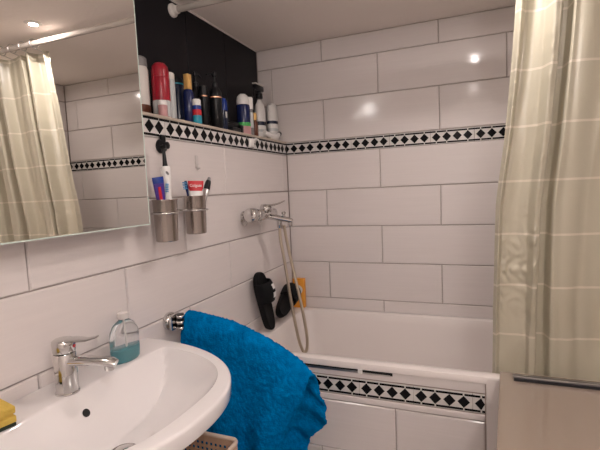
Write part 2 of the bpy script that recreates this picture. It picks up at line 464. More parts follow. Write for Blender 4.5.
# ------------------------------------------------------------------ mirror cabinet
mc = thing('mirror_cabinet', 'mirrored wall cabinet above the washbasin', 'cabinet', V(0, -1.62, -.345))
XM = .079
obj('body', newbox(.001, XM - .0065, -2.0, -1.245, -.343, .36), 'cabinet_white', mc)
bm = newbox(XM - .006, XM - .0001, -2.005, -1.2395, -.347, .365, bev=.0004)
obj('mirror_backing', bm, 'glass_edge', mc)
bm = newbox(XM - .0006, XM, -2.0035, -1.2435, -.3435, .3635)
obj('mirror_door', bm, 'mirror', mc)

# ------------------------------------------------------------------ wall things near the mirror
hk = thing('wall_hook', 'round black suction hook on the tiles above the electric toothbrush', 'hook', V(0, -1.072, -.10))
obj('suction_disc', lat([(.024, 0), (.024, .006), (.020, .012), (.008, .014)], V(.0015, -1.075, -.098), seg=28, axis=X), 'black_plastic', hk, smooth=40)
obj('hook_knob', lat([(.009, 0), (.009, .006), (.012, .008), (.012, .012), (.007, .014)], V(.0145, -1.069, -.096), seg=20, axis=X), 'black_plastic', hk, smooth=40)
obj('lever_tab', newbox(.004, .014, -1.082, -1.060, -.083, -.060, bev=.003), 'black_plastic', hk)

hk2 = thing('clear_wall_hook', 'small translucent adhesive hook alone on the white tiles', 'hook', V(0, -.876, -.145))
obj('back_plate', newbox(.001, .0035, -.884, -.866, -.165, -.118, bev=.001), 'clear_hook', hk2)
obj('hook_arm', tub([V(.004, -.875, -.15), V(.010, -.875, -.168), V(.015, -.875, -.163)], [.005, .005, .004], seg=10), 'clear_hook', hk2, smooth=50)
hk3 = thing('white_clip', 'crumpled white plastic clip stuck on the mosaic border below the bottles', 'clip', V(0, -.432, -.02))
bm = newbox(.001, .014, -.452, -.412, -.050, -.012, bev=.005)
for v in bm.verts: v.co += Vector((.3 * noise.noise(v.co * 40) * .012, noise.noise(v.co * 60 + Vector((5, 0, 0))) * .008, noise.noise(v.co * 60) * .01))
obj('clip_body', bm, 'white_plastic', hk3)
obj('clip_arm', tub([V(.008, -.415, -.02), V(.012, -.39, -.012), V(.010, -.365, -.016)], [.006, .004, .005], seg=10), 'white_plastic', hk3)

# tumbler holder and two steel tumblers
hd = thing('tumbler_holder', 'chrome wire holder with two rings on the tiled wall', 'holder', V(0, -1.067, -.30))
C1, C2 = (.064, -1.150), (.064, -.990)
def ringpts(c, r, z, n=36): return [V(c[0] + r * math.cos(2 * PI * i / n), c[1] + r * math.sin(2 * PI * i / n), z) for i in range(n + 1)]
for c in (C1, C2): obj('ring', tub(ringpts(c, .0425, -.318), .0032, seg=8), 'chrome', hd, smooth=60)
obj('cross_wire', tub(smoothpath([V(.030, -1.122, -.318), V(.020, -1.09, -.314), V(.016, -1.07, -.312), V(.020, -1.045, -.314), V(.030, -1.018, -.318)]), .004, seg=8), 'chrome', hd, smooth=60)
obj('wall_plate', lat([(.018, 0), (.018, .006), (.015, .009), (.008, .010), (.008, .016)], V(.001, -1.07, -.312), seg=24, axis=X), 'chrome', hd, smooth=40)
def tumbler(c, z0, label):
    t = thing('steel_tumbler', label, 'tumbler', V(c[0], c[1], z0), 'steel tumblers in the holder')
    prof = [(.0325, 0), (.0345, .002), (.0385, .128), (.0400, .132), (.0395, .133), (.0375, .131), (.034, .004)]
    bm = bmesh.new(); lathe(bm, prof, V(c[0], c[1], z0), seg=40)
    obj('cup', bm, 'steel', t, smooth=40)
    return t
ZC = -.408
tumbler(C1, ZC, 'steel tumbler holding the electric toothbrush, next to the mirror')
tumbler(C2, ZC + .007, 'steel tumbler holding the tube with a red label, farther from the mirror')
def tilt(base, top): return (Vector(top) - Vector(base)).normalized()
# electric toothbrush
b0, t0 = V(.070, -1.134, -.392), V(.056, -1.126, -.170)
ax = tilt(b0, t0); Ln = (Vector(t0) - Vector(b0)).length
et = thing('electric_toothbrush', 'white electric toothbrush with black neck, upright in the tumbler', 'toothbrush', b0)
obj('handle', lat([(.010, 0), (.0115, .003), (.0105, .10), (.0120, .15), (.0150, .19), (.0155, Ln - .006), (.0135, Ln)], b0, seg=24, axis=ax), 'white_plastic', et, smooth=50)
obj('neck', lat([(.0085, 0), (.0070, .015), (.0055, .04), (.005, .058)], t0 + ax * .0005, seg=16, axis=ax), 'black_plastic', et, smooth=50)
obj('brush_head', lat([(.006, -.008), (.007, 0), (.006, .008)], t0 + ax * .063 + Vector((.001, 0, 0)), seg=14, axis=Vector((1, .2, .1))), 'black_plastic', et, smooth=50)
obj('switch', lat([(.004, 0), (.0035, .0015)], b0 + ax * .200 + Vector((.0125, -.0085, .001)), seg=12, axis=Vector((.83, -.55, 0)), sx=1.8), 'grey_plastic', et)
# toothpaste tube in first tumbler
def paste(name, label, base, top, w, mats, front):
    base, top = Vector(base), Vector(top); ax = (top - base).normalized(); Ln = (top - base).length
    fr = Vector(front); fr = (fr - ax * fr.dot(ax)).normalized(); side = ax.cross(fr)
    root = thing(name, label, 'toothpaste', base)
    def ring(bm, h, a, b, n=24): return [bm.verts.new(base + ax * h + side * (a * math.cos(2 * PI * i / n)) + fr * (b * math.sin(2 * PI * i / n))) for i in range(n)]
    def sk(prof):
        bm = bmesh.new(); rs = [ring(bm, *p) for p in prof]
        for p, q in zip(rs, rs[1:]):
            for i in range(24): bm.faces.new((p[i], p[(i + 1) % 24], q[(i + 1) % 24], q[i]))
        bm.faces.new(rs[0]); bm.faces.new(rs[-1]); return bm
    return root, sk, Ln, side, fr, ax, base
r_, sk, Ln, side, fr, ax, bs = paste('toothpaste_tube', 'blue and violet toothpaste tube leaning in the tumbler nearest the mirror', V(.064, -1.152, -.390), V(.072, -1.186, -.205), .02, None, (.75, -.65, 0))
obj('tube_body', sk([(.02, .011, .010), (.10, .0125, .008), (Ln - .05, .015, .006), (Ln - .02, .0165, .005)]), 'purple', r_, smooth=50)
obj('crimped_end', sk([(Ln - .0195, .0165, .005), (Ln, .017, .002)]), 'blue', r_, smooth=50)
obj('red_stripe', sk([(.10, .0075, .0095), (Ln - .03, .006, .0075)]), 'redlabel', r_, smooth=50)
obj('cap', sk([(0, .010, .010), (.019, .011, .011)]), 'white_plastic', r_, smooth=50)
# manual toothbrushes
def toothbrush(label, base, top, mh, mb, front):
    base, top = Vector(base), Vector(top); ax = (top - base).normalized(); Ln = (top - base).length
    t = thing('toothbrush', label, 'toothbrush', base, 'manual toothbrushes')
    fr = Vector(front); fr = (fr - ax * fr.dot(ax)).normalized()
    obj('handle', tub([base + ax * Ln * q for q in (0, .1, .35, .6, .75, .88, 1)], [.003, .005, .006, .005, .0035, .006, .004], seg=12, flat=(1.2, .7)), mh, t, smooth=60)
    bm = bmesh.new(); side = ax.cross(fr)
    for i in range(5):
        for j in (-1, 0, 1):
            p = base + ax * (Ln - .005 - i * .0055) + side * j * .0032 + fr * .003
            tube(bm, [p, p + fr * .011], .0017, seg=6)
    obj('bristles', bm, mb, t)
toothbrush('toothbrush with blue and white head leaning beside the violet tube', V(.066, -1.158, -.392), V(.082, -1.158, -.222), 'white_plastic', 'skyblue', (.75, -.65, 0))
toothbrush('dark blue toothbrush behind the red and white tube', V(.060, -1.000, -.390), V(.048, -1.014, -.215), 'deepblue', 'skyblue', (0, -1, 0))
# red white tube
r_, sk, Ln, side, fr, ax, bs = paste('toothpaste_tube', 'white toothpaste tube with a red label, standing upside in the tumbler', V(.066, -.994, -.385), V(.066, -.980, -.216), .02, None, (.55, -.83, 0))
obj('tube_body', sk([(.02, .015, .012), (.10, .019, .009), (Ln - .042, .024, .0065), (Ln - .036, .0245, .006)]), 'white_plastic', r_, smooth=50)
lab = obj('red_label', sk([(Ln - .0358, .020, .006), (Ln - .028, .0245, .0060), (Ln - .01, .0265, .004), (Ln, .027, .002)]), 'redlabel', r_, smooth=50)
obj('cap', sk([(0, .011, .011), (.019, .012, .012)]), 'white_plastic', r_, smooth=50)
cu = bpy.data.curves.new('brand_lettering', 'FONT'); cu.body = 'Colgate'; cu.size = .0135; cu.align_x = 'CENTER'; cu.align_y = 'CENTER'; cu.extrude = .0002
cu.materials.append(M['white_plastic'])
to = bpy.data.objects.new('brand_lettering', cu)
mw = Matrix((side, ax, fr)).transposed().to_4x4()
if side.dot(Vector((1, 1, 0))) < 0: mw = Matrix((-side, ax, -fr)).transposed().to_4x4(); mw = Matrix((-side, ax, fr)).transposed().to_4x4()
sx_ = side if side.dot(Vector((1, 0, 0))) > 0 else -side
fz = sx_.cross(ax)
mw = Matrix((sx_, ax, fz)).transposed().to_4x4()
mw.translation = bs + ax * (Ln - .017) + fz * .0062
C.objects.link(to); bpy.context.view_layer.update()
me = bpy.data.meshes.new_from_object(to.evaluated_get(bpy.context.evaluated_depsgraph_get()))
bpy.data.objects.remove(to); me.transform(mw)
link(bpy.data.objects.new('brand_lettering', me), lab)
# trimmer pen
b0, t0 = V(.062, -.984, -.385), V(.070, -.900, -.205)
ax = tilt(b0, t0); Ln = (Vector(t0) - Vector(b0)).length
pn = thing('pen_trimmer', 'silver pen trimmer with black tip leaning out of the tumbler', 'trimmer', b0)
obj('handle', lat([(.006, 0), (.008, .004), (.0095, Ln * .55), (.0130, Ln * .74), (.0110, Ln * .76)], b0, seg=20, axis=ax), 'alu', pn, smooth=50)
obj('collar', lat([(.0118, Ln * .761), (.0122, Ln * .80), (.0105, Ln * .90), (.0085, Ln * .94)], b0, seg=20, axis=ax), 'black_plastic', pn, smooth=50)
obj('tip', lat([(.0065, Ln * .941), (.0055, Ln), (.003, Ln * 1.01)], b0, seg=14, axis=ax), 'grey_plastic', pn, smooth=50)

# ------------------------------------------------------------------ bath mixer and hose
mx = thing('bath_mixer', 'chrome bath mixer with lever on the left wall above the bathtub', 'tap', V(0, -.45, -.375))
MZ = -.372
for y_ in (-.535, -.385):
    obj('wall_flange', lat([(.034, 0), (.034, .006), (.027, .012), (.018, .016), (.016, .045)], V(.0005, y_, MZ - .012), seg=28, axis=X), 'chrome', mx, smooth=40)
obj('body', tub([V(.066, -.538, MZ), V(.066, -.534, MZ), V(.066, -.45, MZ), V(.066, -.36, MZ), V(.066, -.352, MZ)], [.022, .026, .026, .026, .021], seg=28), 'chrome', mx, smooth=50)
obj('handle_barrel', tub([V(.060, -.590, MZ + .004), V(.060, -.585, MZ + .004), V(.060, -.545, MZ + .004), V(.060, -.540, MZ + .004)], [.027, .032, .032, .027], seg=28), 'chrome', mx, smooth=50)
bm = lat([(.030, 0), (.031, .012), (.028, .02), (.012, .026)], V(.078, -.46, MZ + .020), seg=28, axis=Vector((.35, 0, 1)))
obj('lever_hub', bm, 'chrome', mx, smooth=50)
obj('lever', tub([V(.085, -.46, MZ + .040), V(.11, -.448, MZ + .042), V(.14, -.435, MZ + .050), V(.162, -.425, MZ + .060)], [.015, .012, .009, .007], seg=14, flat=(1.2, .45)), 'chrome', mx, smooth=50)
obj('spout', tub([V(.075, -.43, MZ - .010), V(.12, -.424, MZ - .020), V(.165, -.412, MZ - .030), V(.187, -.408, MZ - .036)], [.020, .018, .016, .0135], seg=20, flat=(1.1, .8)), 'chrome', mx, smooth=50)
obj('aerator', lat([(.011, 0), (.012, .003), (.012, .02)], V(.177, -.410, MZ - .062), seg=20), 'chrome', mx, smooth=40)
obj('hose_outlet', lat([(.011, 0), (.013, .004), (.013, .040)], V(.118, -.40, MZ - .070), seg=20), 'chrome', mx, smooth=40)
obj('diverter', lat([(.006, 0), (.006, .012), (.010, .014), (.010, .022), (.006, .025)], V(.15, -.418, MZ - .016), seg=16), 'chrome', mx, smooth=40)
hz = smoothpath([V(.118, -.40, -.443), V(.120, -.40, -.50), V(.135, -.395, -.62), V(.155, -.39, -.80), V(.180, -.385, -.97), V(.196, -.38, -1.035), V(.208, -.375, -1.052),
                 V(.219, -.37, -1.035), V(.221, -.37, -.97), V(.203, -.37, -.84), V(.168, -.37, -.66), V(.146, -.375, -.54), V(.138, -.385, -.46), V(.136, -.39, -.43)], 10)
tag(obj('shower_hose', tub(hz, .0075, seg=10), 'hose', None, smooth=60), 'metal shower hose hanging in a loop from the bath mixer into the bathtub', 'hose')

# ------------------------------------------------------------------ slides and orange soap box
def slide(label, O, toe, nrm, logo):
    """O heel point (world), toe direction, nrm = direction out of the footbed"""
    toe = Vector(toe).normalized(); nrm = Vector(nrm); nrm = (nrm - toe * nrm.dot(toe)).normalized(); sd = toe.cross(nrm)
    r = thing('slide_sandal', label, 'sandal', O, 'pair of black slides')
    Ls = .290
    def w(t):   # half width along the foot
        return .001 + .041 * (max(0, 1 - abs(2 * t - 1) ** 4.0)) ** .5 * (.86 + .30 * t - .05 * math.sin(t * PI * 2))
    n = 40
    bm = bmesh.new(); Lp = []
    for k, (th, s) in enumerate(((0, .93), (.005, 1), (.022, 1), (.028, .95), (.025, .86))):
        ring = []
        for i in range(n):
            a = 2 * PI * i / n; t = .5 - .5 * math.cos(a); q = w(t) * (1 if math.sin(a) >= 0 else -1) * s
            if i in (0, n // 2): q = 0
            ring.append(bm.verts.new(O + toe * (Ls * (.5 + (t - .5) * (1 - (1 - s) * .3))) + sd * q + nrm * (th + .012 * max(0, .5 - t) * (k > 0))))
        Lp.append(ring)
    for a, b in zip(Lp, Lp[1:]):
        for i in range(n): bm.faces.new((a[i], a[(i + 1) % n], b[(i + 1) % n], b[i]))
    bm.faces.new(Lp[0]); bm.faces.new(Lp[-1])
    obj('sole', bm, 'black_rubber', r, smooth=40)
    bm = bmesh.new(); outerv, innerv = [], []
    for j in range(9):
        t = .50 + .34 * j / 8; ro, ri = [], []
        for i in range(17):
            a = PI * i / 16
            hgt = .058 + .014 * math.sin(PI * j / 8)
            for lst, dd in ((ro, 0), (ri, .005)):
                lst.append(bm.verts.new(O + toe * Ls * t + sd * (math.cos(a) * (w(t) + .006 - dd)) + nrm * (.008 + (hgt - dd) * math.sin(a) ** .7)))
        outerv.append(ro); innerv.append(ri)
    for g in (outerv, innerv):
        for a, b in zip(g, g[1:]):
            for i in range(16): bm.faces.new((a[i], a[i + 1], b[i + 1], b[i]))
    for a, b in ((outerv[0], innerv[0]), (outerv[-1], innerv[-1])):
        for i in range(16): bm.faces.new((a[i], a[i + 1], b[i + 1], b[i]))
    st = obj('strap', bm, 'black_rubber', r, smooth=50)
    if logo:
        bm = bmesh.new()
        for t0, t1, a0, a1 in logo:
            g = []
            for j in range(3):
                t = t0 + (t1 - t0) * j / 2
                hgt = .0605 + .014 * math.sin(PI * (t - .5) / .34)
                g.append([bm.verts.new(O + toe * Ls * t + sd * (math.cos(a) * (w(t) + .0075)) + nrm * (.008 + hgt * math.sin(a) ** .7)) for a in [a0 + (a1 - a0) * i / 5 for i in range(6)]])
            for a, b in zip(g, g[1:]):
                for i in range(5): bm.faces.new((a[i], a[i + 1], b[i + 1], b[i]))
        obj('logo', bm, 'white_plastic', st)
    return r
slide('black slide standing on its heel against the wall, white mark on the strap', V(.050, -.445, -.929), (-.10, -.155, 1), (1, -.06, 0), ((.57, .66, 1.15, 1.75), (.71, .79, 1.2, 1.65)))
slide('black slide lying on its side in the corner behind the hose', V(.062, -.362, -.893), (-.10, .86, .26), (.72, -.42, .30), None)
ob = thing('soap_packet', 'orange packet standing in the bathtub corner behind the hose', 'packet', V(.05, -.03, ZT))
obj('packet', newbox(.018, .086, -.042, -.010, ZT + .001, -.768, bev=.004), 'orange', ob)
obj('round_label', lat([(.026, 0), (.026, .0008), (.018, .001), (.017, .0002)], V(.052, -.0425, -.83), seg=28, axis=-Y), 'offwhite', ob)

# ------------------------------------------------------------------ bottles on the ledge
LZ = .007
def bottle(name, label, cat, x, y, parts, sx=1, sy=1, group='toiletries on the ledge'):
    r = thing(name, label, cat, V(x, y, LZ), group)
    for pn_, m, prof in parts:
        if callable(prof): bm = prof(x, y)
        else: bm = lat(prof, V(x, y, LZ + .0005), seg=28, sx=sx * 1.08, sy=sy * 1.15)
        obj(pn_, bm, m, r, smooth=40)
    return r
def pump(z0, r=.012, d=Vector((.0, 1, 0)), ln=.04):
    def f(x, y):
        bm = lat([(r, z0), (r, z0 + .018), (r * .55, z0 + .022), (.0045, z0 + .023), (.0045, z0 + .045)], V(x, y, LZ), seg=20)
        lathe(bm, [(.009, z0 + .0452), (.0105, z0 + .048), (.0105, z0 + .062), (.008, z0 + .066)], V(x, y, LZ), seg=18)
        p = V(x, y, LZ + z0 + .057); tube(bm, [p, p + d * ln * .6, p + d * ln + Vector((0, 0, -.008))], [.006, .005, .004], seg=10)
        return bm
    return f
bottle('lotion_bottle', 'white bottle with dark grey lid, at the mirror end of the ledge', 'bottle', -.100, -1.040,
       [('bottle_body', 'offwhite', [(.026, 0), (.030, .004), (.030, .055), (.030, .165), (.027, .176)]),
        ('foot_band', 'brown', [(.0306, .004), (.0306, .045)]), ('lid', 'grey_plastic', [(.0275, .1765), (.0280, .18), (.0270, .205), (.022, .210)])])
bottle('spray_can', 'red deodorant can with domed cap, on the ledge', 'can', -.048, -.990,
       [('can_body', 'red', [(.026, 0), (.0280, .003), (.0280, .135), (.0265, .143)]),
        ('label_band', 'lightgrey', [(.0284, .006), (.0284, .062)]),
        ('cap', 'red', [(.0268, .1435), (.0270, .165), (.0245, .182), (.017, .192), (.006, .196)])])
bottle('small_jar', 'tiny pink and white jar in front of the red can', 'jar', -.014, -1.030,
       [('jar_body', 'pink', [(.013, 0), (.014, .003), (.014, .038)]), ('lid', 'white_plastic', [(.0145, .0385), (.0145, .052), (.012, .054)])])
bottle('shampoo_bottle', 'slim light grey bottle right of the red can', 'bottle', -.080, -.900,
       [('bottle_body', 'lightgrey', [(.016, 0), (.0185, .003), (.0185, .155), (.0175, .16)]), ('cap', 'offwhite', [(.0178, .1605), (.0178, .182), (.014, .186)])])
bottle('shower_gel_bottle', 'broad dark navy bottle between the light grey and gold-capped ones', 'bottle', -.118, -.801,
       [('bottle_body', 'navy', [(.020, 0), (.0235, .004), (.0240, .150), (.0215, .165)]), ('cap', 'black_plastic', [(.0205, .1655), (.0205, .188), (.018, .192)]),
        ('label', 'teal', [(.0216, .166), (.0216, .171)])])
bottle('perfume_bottle', 'deep blue bottle with square gold cap', 'bottle', -.060, -.813,
       [('bottle_body', 'deepblue', [(.017, 0), (.0195, .004), (.0195, .125), (.014, .138)]),
        ('cap', 'gold', lambda x, y: newbox(x - .011, x + .011, y - .0125, y + .0125, LZ + .1385, LZ + .198, bev=.002))])
bottle('gel_tube', 'small upright tube banded white, red and blue before the black pump bottles', 'tube', -.030, -.806,
       [('tube_foot', 'teal', [(.0155, 0), (.016, .003), (.016, .036)]), ('red_band', 'redlabel', [(.0161, .0365), (.0161, .058)]),
        ('navy_band', 'blue', [(.0161, .0585), (.0161, .074)]), ('cap', 'white_plastic', [(.0155, .0745), (.0155, .096), (.013, .099)])])
bottle('pump_bottle', 'black pump bottle left of the pair with copper rings', 'bottle', -.136, -.648,
       [('bottle_body', 'black_plastic', [(.015, 0), (.017, .004), (.017, .175), (.012, .190)]), ('pump', 'black_plastic', pump(.1905))])
bottle('hair_oil_bottle', 'black bottle with copper ring, shorter of the copper-ringed pair', 'bottle', -.090, -.662,
       [('bottle_body', 'black_plastic', [(.015, 0), (.0175, .004), (.0175, .140)]), ('ring', 'copper', [(.0178, .1405), (.0178, .145)]), ('cap', 'black_plastic', [(.0172, .1455), (.0172, .183), (.014, .187)])])
bottle('pump_bottle', 'tall black pump bottle with copper ring in the middle of the ledge', 'bottle', -.060, -.616,
       [('bottle_body', 'black_plastic', [(.022, 0), (.0245, .004), (.0245, .138)]), ('ring', 'copper', [(.0248, .1385), (.0248, .144)]),
        ('shoulder', 'black_plastic', [(.0242, .1445), (.0240, .165), (.014, .185)]), ('pump', 'black_plastic', pump(.1855, d=Vector((-.4, -.9, 0))))])
bottle('small_bottle', 'short bright blue bottle with white mark', 'bottle', -.060, -.558,
       [('bottle_body', 'navy', [(.015, 0), (.0170, .003), (.0170, .095)]), ('cap', 'blue', [(.0172, .0955), (.0172, .135), (.012, .148), (.009, .150)]),
        ('label', 'white_plastic', lambda x, y: newbox(x + .0165, x + .0185, y - .010, y + .000, LZ + .062, LZ + .090))])
r = thing('razor', 'black razor lying flat beside the blue bottle', 'razor', V(-.06, -.48, LZ), 'toiletries on the ledge')
obj('handle', tub([V(-.065, -.53, LZ + .032), V(-.06, -.49, LZ + .040), V(-.06, -.45, LZ + .044), V(-.06, -.43, LZ + .05)], [.012, .018, .016, .01], seg=14), 'black_plastic', r, smooth=60)
obj('head', newbox(-.085, -.03, -.452, -.430, LZ + .001, LZ + .045, bev=.005), 'black_plastic', r)
obj('stand', newbox(-.09, -.03, -.535, -.455, LZ + .0005, LZ + .028, bev=.006), 'black_plastic', r)
bottle('spray_can', 'blue and white foam can with green foot band', 'can', -.060, -.372,
       [('can_body', 'deepblue', [(.028, .062), (.0310, .064), (.0310, .140), (.0285, .150)]), ('green_band', 'green', [(.0310, .046), (.0310, .0635)]),
        ('foot_band', 'pink', [(.028, 0), (.0310, .003), (.0310, .0455)]),
        ('cap', 'white_plastic', [(.0285, .1505), (.0290, .17), (.0250, .19), (.013, .202), (.004, .204)])])
bottle('lip_stick_tube', 'slim grey tube with white top', 'tube', -.032, -.350,
       [('tube_body', 'grey_plastic', [(.010, 0), (.0115, .003), (.0115, .130)]), ('cap', 'white_plastic', [(.0125, .1305), (.0125, .182), (.0095, .188)]), ('print_band', 'lightgrey', [(.0117, .04), (.0117, .115)])])
bottle('nail_polish_bottle', 'small brown bottle with cream cap', 'bottle', -.040, -.296,
       [('bottle_body', 'brown', [(.012, 0), (.014, .003), (.0145, .07), (.008, .085)]), ('cap', 'gold', [(.0095, .0855), (.0105, .115), (.008, .122)])])
def trig(x, y):
    bm = newbox(x - .010, x + .012, y - .055, y + .040, LZ + .262, LZ + .290, bev=.006)
    tube(bm, [V(x, y - .052, LZ + .268), V(x, y - .064, LZ + .250), V(x, y - .066, LZ + .222)], [.007, .006, .005], seg=10)
    lathe(bm, [(.019, .222), (.019, .248), (.010, .252), (.010, .264)], V(x, y, LZ), seg=20)
    return bm
bottle('trigger_spray_bottle', 'white spray bottle with black trigger head near the corner', 'bottle', -.080, -.150,
       [('bottle_body', 'white_plastic', [(.029, 0), (.0325, .004), (.0330, .06), (.0325, .15), (.0275, .185), (.016, .205), (.013, .215)]),
        ('blue_print', 'navy', [(.0338, .078), (.0332, .098)]), ('lower_print', 'lightgrey', [(.0342, .044), (.0345, .056)]),
        ('trigger_head', 'black_plastic', trig),
        ('nozzle_top', 'offwhite', lambda x, y: newbox(x - .011, x + .013, y - .056, y + .041, LZ + .2905, LZ + .297, bev=.002))], sx=.75, sy=1.0)
bottle('cleaner_bottle', 'white bottle with navy label band, last one at the corner', 'bottle', -.052, -.056,
       [('bottle_body', 'white_plastic', [(.030, 0), (.0340, .004), (.0350, .10), (.0345, .165), (.030, .195), (.016, .207)]),
        ('blue_print', 'navy', [(.0350, .094), (.0352, .110)]), ('lower_print', 'lightgrey', [(.0352, .055), (.0354, .070)])], sx=.75, sy=1.0)
cl = thing('scrub_brush', 'white hand brush with black end lying on the ledge before the corner bottles', 'brush', V(-.02, -.15, LZ), 'toiletries on the ledge')
obj('brush_back', tub(smoothpath([V(-.018, -.235, LZ + .030), V(-.012, -.20, LZ + .022), V(-.010, -.15, LZ + .018), V(-.010, -.10, LZ + .022), V(-.012, -.07, LZ + .034)]), .013, seg=12, flat=(.8, 1)), 'white_plastic', cl, smooth=60)
obj('black_end', tub([V(-.0125, -.069, LZ + .035), V(-.013, -.058, LZ + .040), V(-.013, -.048, LZ + .038)], [.013, .014, .008], seg=12), 'black_plastic', cl, smooth=60)
obj('bristles', newbox(-.020, -.004, -.19, -.10, LZ + .0005, LZ + .012, bev=.002), 'offwhite', cl)

# ------------------------------------------------------------------ towel rail and towel
rail = thing('towel_rail', 'chrome two-armed towel rail on the left wall under the tumblers', 'towel rail', V(0, -1.075, -.69))
obj('rosette', lat([(.029, 0), (.031, .003), (.031, .014), (.026, .020), (.013, .022)], V(.001, -1.098, -.690), seg=32, axis=X), 'chrome', rail, smooth=40)
obj('pivot', newbox(.0215, .034, -1.122, -1.074, -.716, -.664, bev=.004), 'chrome', rail)
obj('pivot_core', lat([(.012, -.052), (.012, 0)], V(.048, -1.092, -.664), seg=20), 'black_plastic', rail, smooth=40)
for z_ in (-.672, -.692, -.712): obj('pivot_collar', lat([(.0135, -.005), (.015, -.003), (.015, .003), (.0135, .005)], V(.048, -1.092, z_), seg=20), 'chrome', rail, smooth=40)
def arm(y1, z): return tub([V(.050, -1.085, z), V(.10, (y1 - 1.085) / 2, z), V(.20, y1, z - .006), V(.27, y1, z - .012)], .007, seg=14)
obj('arm', arm(-1.060, -.700), 'chrome', rail, smooth=60); obj('arm', arm(-1.050, -.718), 'chrome', rail, smooth=60)

def interp(tab, t):
    for (a, va), (b, vb) in zip(tab, tab[1:]):
        if t <= b:
            k = (t - a) / (b - a); k = max(0, min(1, k))
            return va + (vb - va) * k
    return tab[-1][1]
def sm(tab, t, d=.04): return (interp(tab, t - d) + 2 * interp(tab, t) + interp(tab, t + d)) / 4
rx = [(0, .052), (1, .500)]
rz = [(0, -.668), (.12, -.672), (.37, -.690), (.63, -.731), (.80, -.772), (.92, -.808), (1, -.850)]
fx = [(0, .500), (.06, .486), (.2, .435), (.35, .40), (.5, .375), (.75, .355), (1, .34)]          # right edge of the front layer
bx = [(0, .500), (.06, .512), (.2, .530), (.31, .530), (.37, .505), (.42, .458), (.6, .440), (1, .42)]  # right edge of the back layer
NU, NVv = 110, 120
bm = bmesh.new(); grid = []
for j in range(2 * NVv + 1):
    v = j / NVv - 1                                    # -1 back hem, 0 ridge, 1 front hem
    row = []
    for i in range(NU + 1):
        u = i / NU
        d = abs(v); front = v >= 0
        edge = sm(fx if front else bx, d)
        base_x = .050 - .018 * min(1, d * 2)
        x = base_x + (edge - base_x) * u
        zr = sm(rz, u * (1 if front else 1))
        bottom = -1.40 if front else -1.36
        drop = (d ** 1.0)
        z = zr + (bottom - zr) * max(0, drop - .02)
        # roll over the rail
        rr = .030
        ang = min(1, d / .07) * PI / 2
        yy = math.sin(ang) * rr + .065 * d
        z -= (1 - math.cos(ang)) * rr * .9
        y = -1.055 - yy if front else -1.055 + yy * .9
        # folds: soft diagonal pleats that grow towards the hem, sideways towards the free end
        s = u * 3.1 - d * .9
        amp = min(1, d * 2.2) * (.010 + .020 * u)
        w1 = math.sin(s * 2.6 + .8) + .5 * math.sin(s * 5.3 + d * 3)
        y += (-1 if front else 1) * amp * w1
        y += .016 * noise.noise(Vector((x * 7, z * 6, 3 + v))) * min(1, d * 4)
        if front and u > .8:                           # free edge curls inwards
            k = (u - .8) / .2; y += .030 * k * k * min(1, d * 5)
        if not front and u > .7:
            k = (u - .7) / .3; y += (.012 * math.sin(d * 42) - .01) * k * min(1, d * 5)
        p = V(x, y, z)
        row.append(bm.verts.new(p))
    grid.append(row)
for a, b in zip(grid, grid[1:]):
    for i in range(NU): bm.faces.new((a[i], a[i + 1], b[i + 1], b[i]))
tw = obj('bath_towel', bm, 'towel', None, smooth=180)
tag(tw, 'bright blue terry towel hanging over the rail beside the washbasin', 'towel')
so = tw.modifiers.new('thick', 'SOLIDIFY'); so.thickness = .010; so.offset = 0
ss = tw.modifiers.new('sub', 'SUBSURF'); ss.levels = 1; ss.render_levels = 1
tx = bpy.data.textures.new('terry', 'CLOUDS'); tx.noise_scale = .011; tx.noise_depth = 2
dm = tw.modifiers.new('terry', 'DISPLACE'); dm.texture = tx; dm.strength = .009; dm.mid_level = .5; dm.texture_coords = 'LOCAL'

# ------------------------------------------------------------------ basket below the basin
BX0, BX1, BY0, BY1, BZ1 = .055, .310, -1.53, -1.205, -1.000
bk = thing('laundry_basket', 'beige plastic basket with small holes on the floor under the washbasin', 'basket', V(.18, -1.36, FL))
def holed(bm, O, U, W, lu, lw, nu, nw, margin):
    """panel with a grid of square holes"""
    us = [0, margin]; ws = [0, margin]
    cu, cw = (lu - 2 * margin) / nu, (lw - 2 * margin) / nw
    for i in range(nu): us += [margin + cu * (i + .55), margin + cu * (i + 1)]
    for i in range(nw): ws += [margin + cw * (i + .55), margin + cw * (i + 1)]
    us.append(lu); ws.append(lw)
    g = [[bm.verts.new(O + U * a + W * b) for b in ws] for a in us]
    for i in range(len(us) - 1):
        for j in range(len(ws) - 1):
            if i % 2 == 1 and j % 2 == 1 and 0 < i < len(us) - 2 and 0 < j < len(ws) - 2: continue
            bm.faces.new((g[i][j], g[i + 1][j], g[i + 1][j + 1], g[i][j + 1]))
Zv = Vector((0, 0, 1)); hh = BZ1 - FL - .012
bm = bmesh.new()
holed(bm, V(BX0, BY0, FL + .012), X, Zv, BX1 - BX0, hh, 14, 26, .014)
holed(bm, V(BX0, BY1, FL + .012), X, Zv, BX1 - BX0, hh, 14, 26, .014)
holed(bm, V(BX0, BY0, FL + .012), Y, Zv, BY1 - BY0, hh, 18, 26, .014)
holed(bm, V(BX1, BY0, FL + .012), Y, Zv, BY1 - BY0, hh, 18, 26, .014)
bmesh.ops.remove_doubles(bm, verts=bm.verts, dist=.0004)
bo = obj('lattice_walls', bm, 'basket', bk)
so = bo.modifiers.new('thick', 'SOLIDIFY'); so.thickness = .003; so.offset = 0
obj('base', newbox(BX0, BX1, BY0, BY1, FL + .001, FL + .012, bev=.003), 'basket', bk)
rim_path = rrect(BX0 - .004, BX1 + .004, BY0 - .004, BY1 + .004, .022, BZ1)
bm = bmesh.new()
tube(bm, rim_path + [rim_path[0]], .0065, seg=10)
M['basket_rim'] = mat('pale_beige_plastic', (.66, .52, .42), .5)
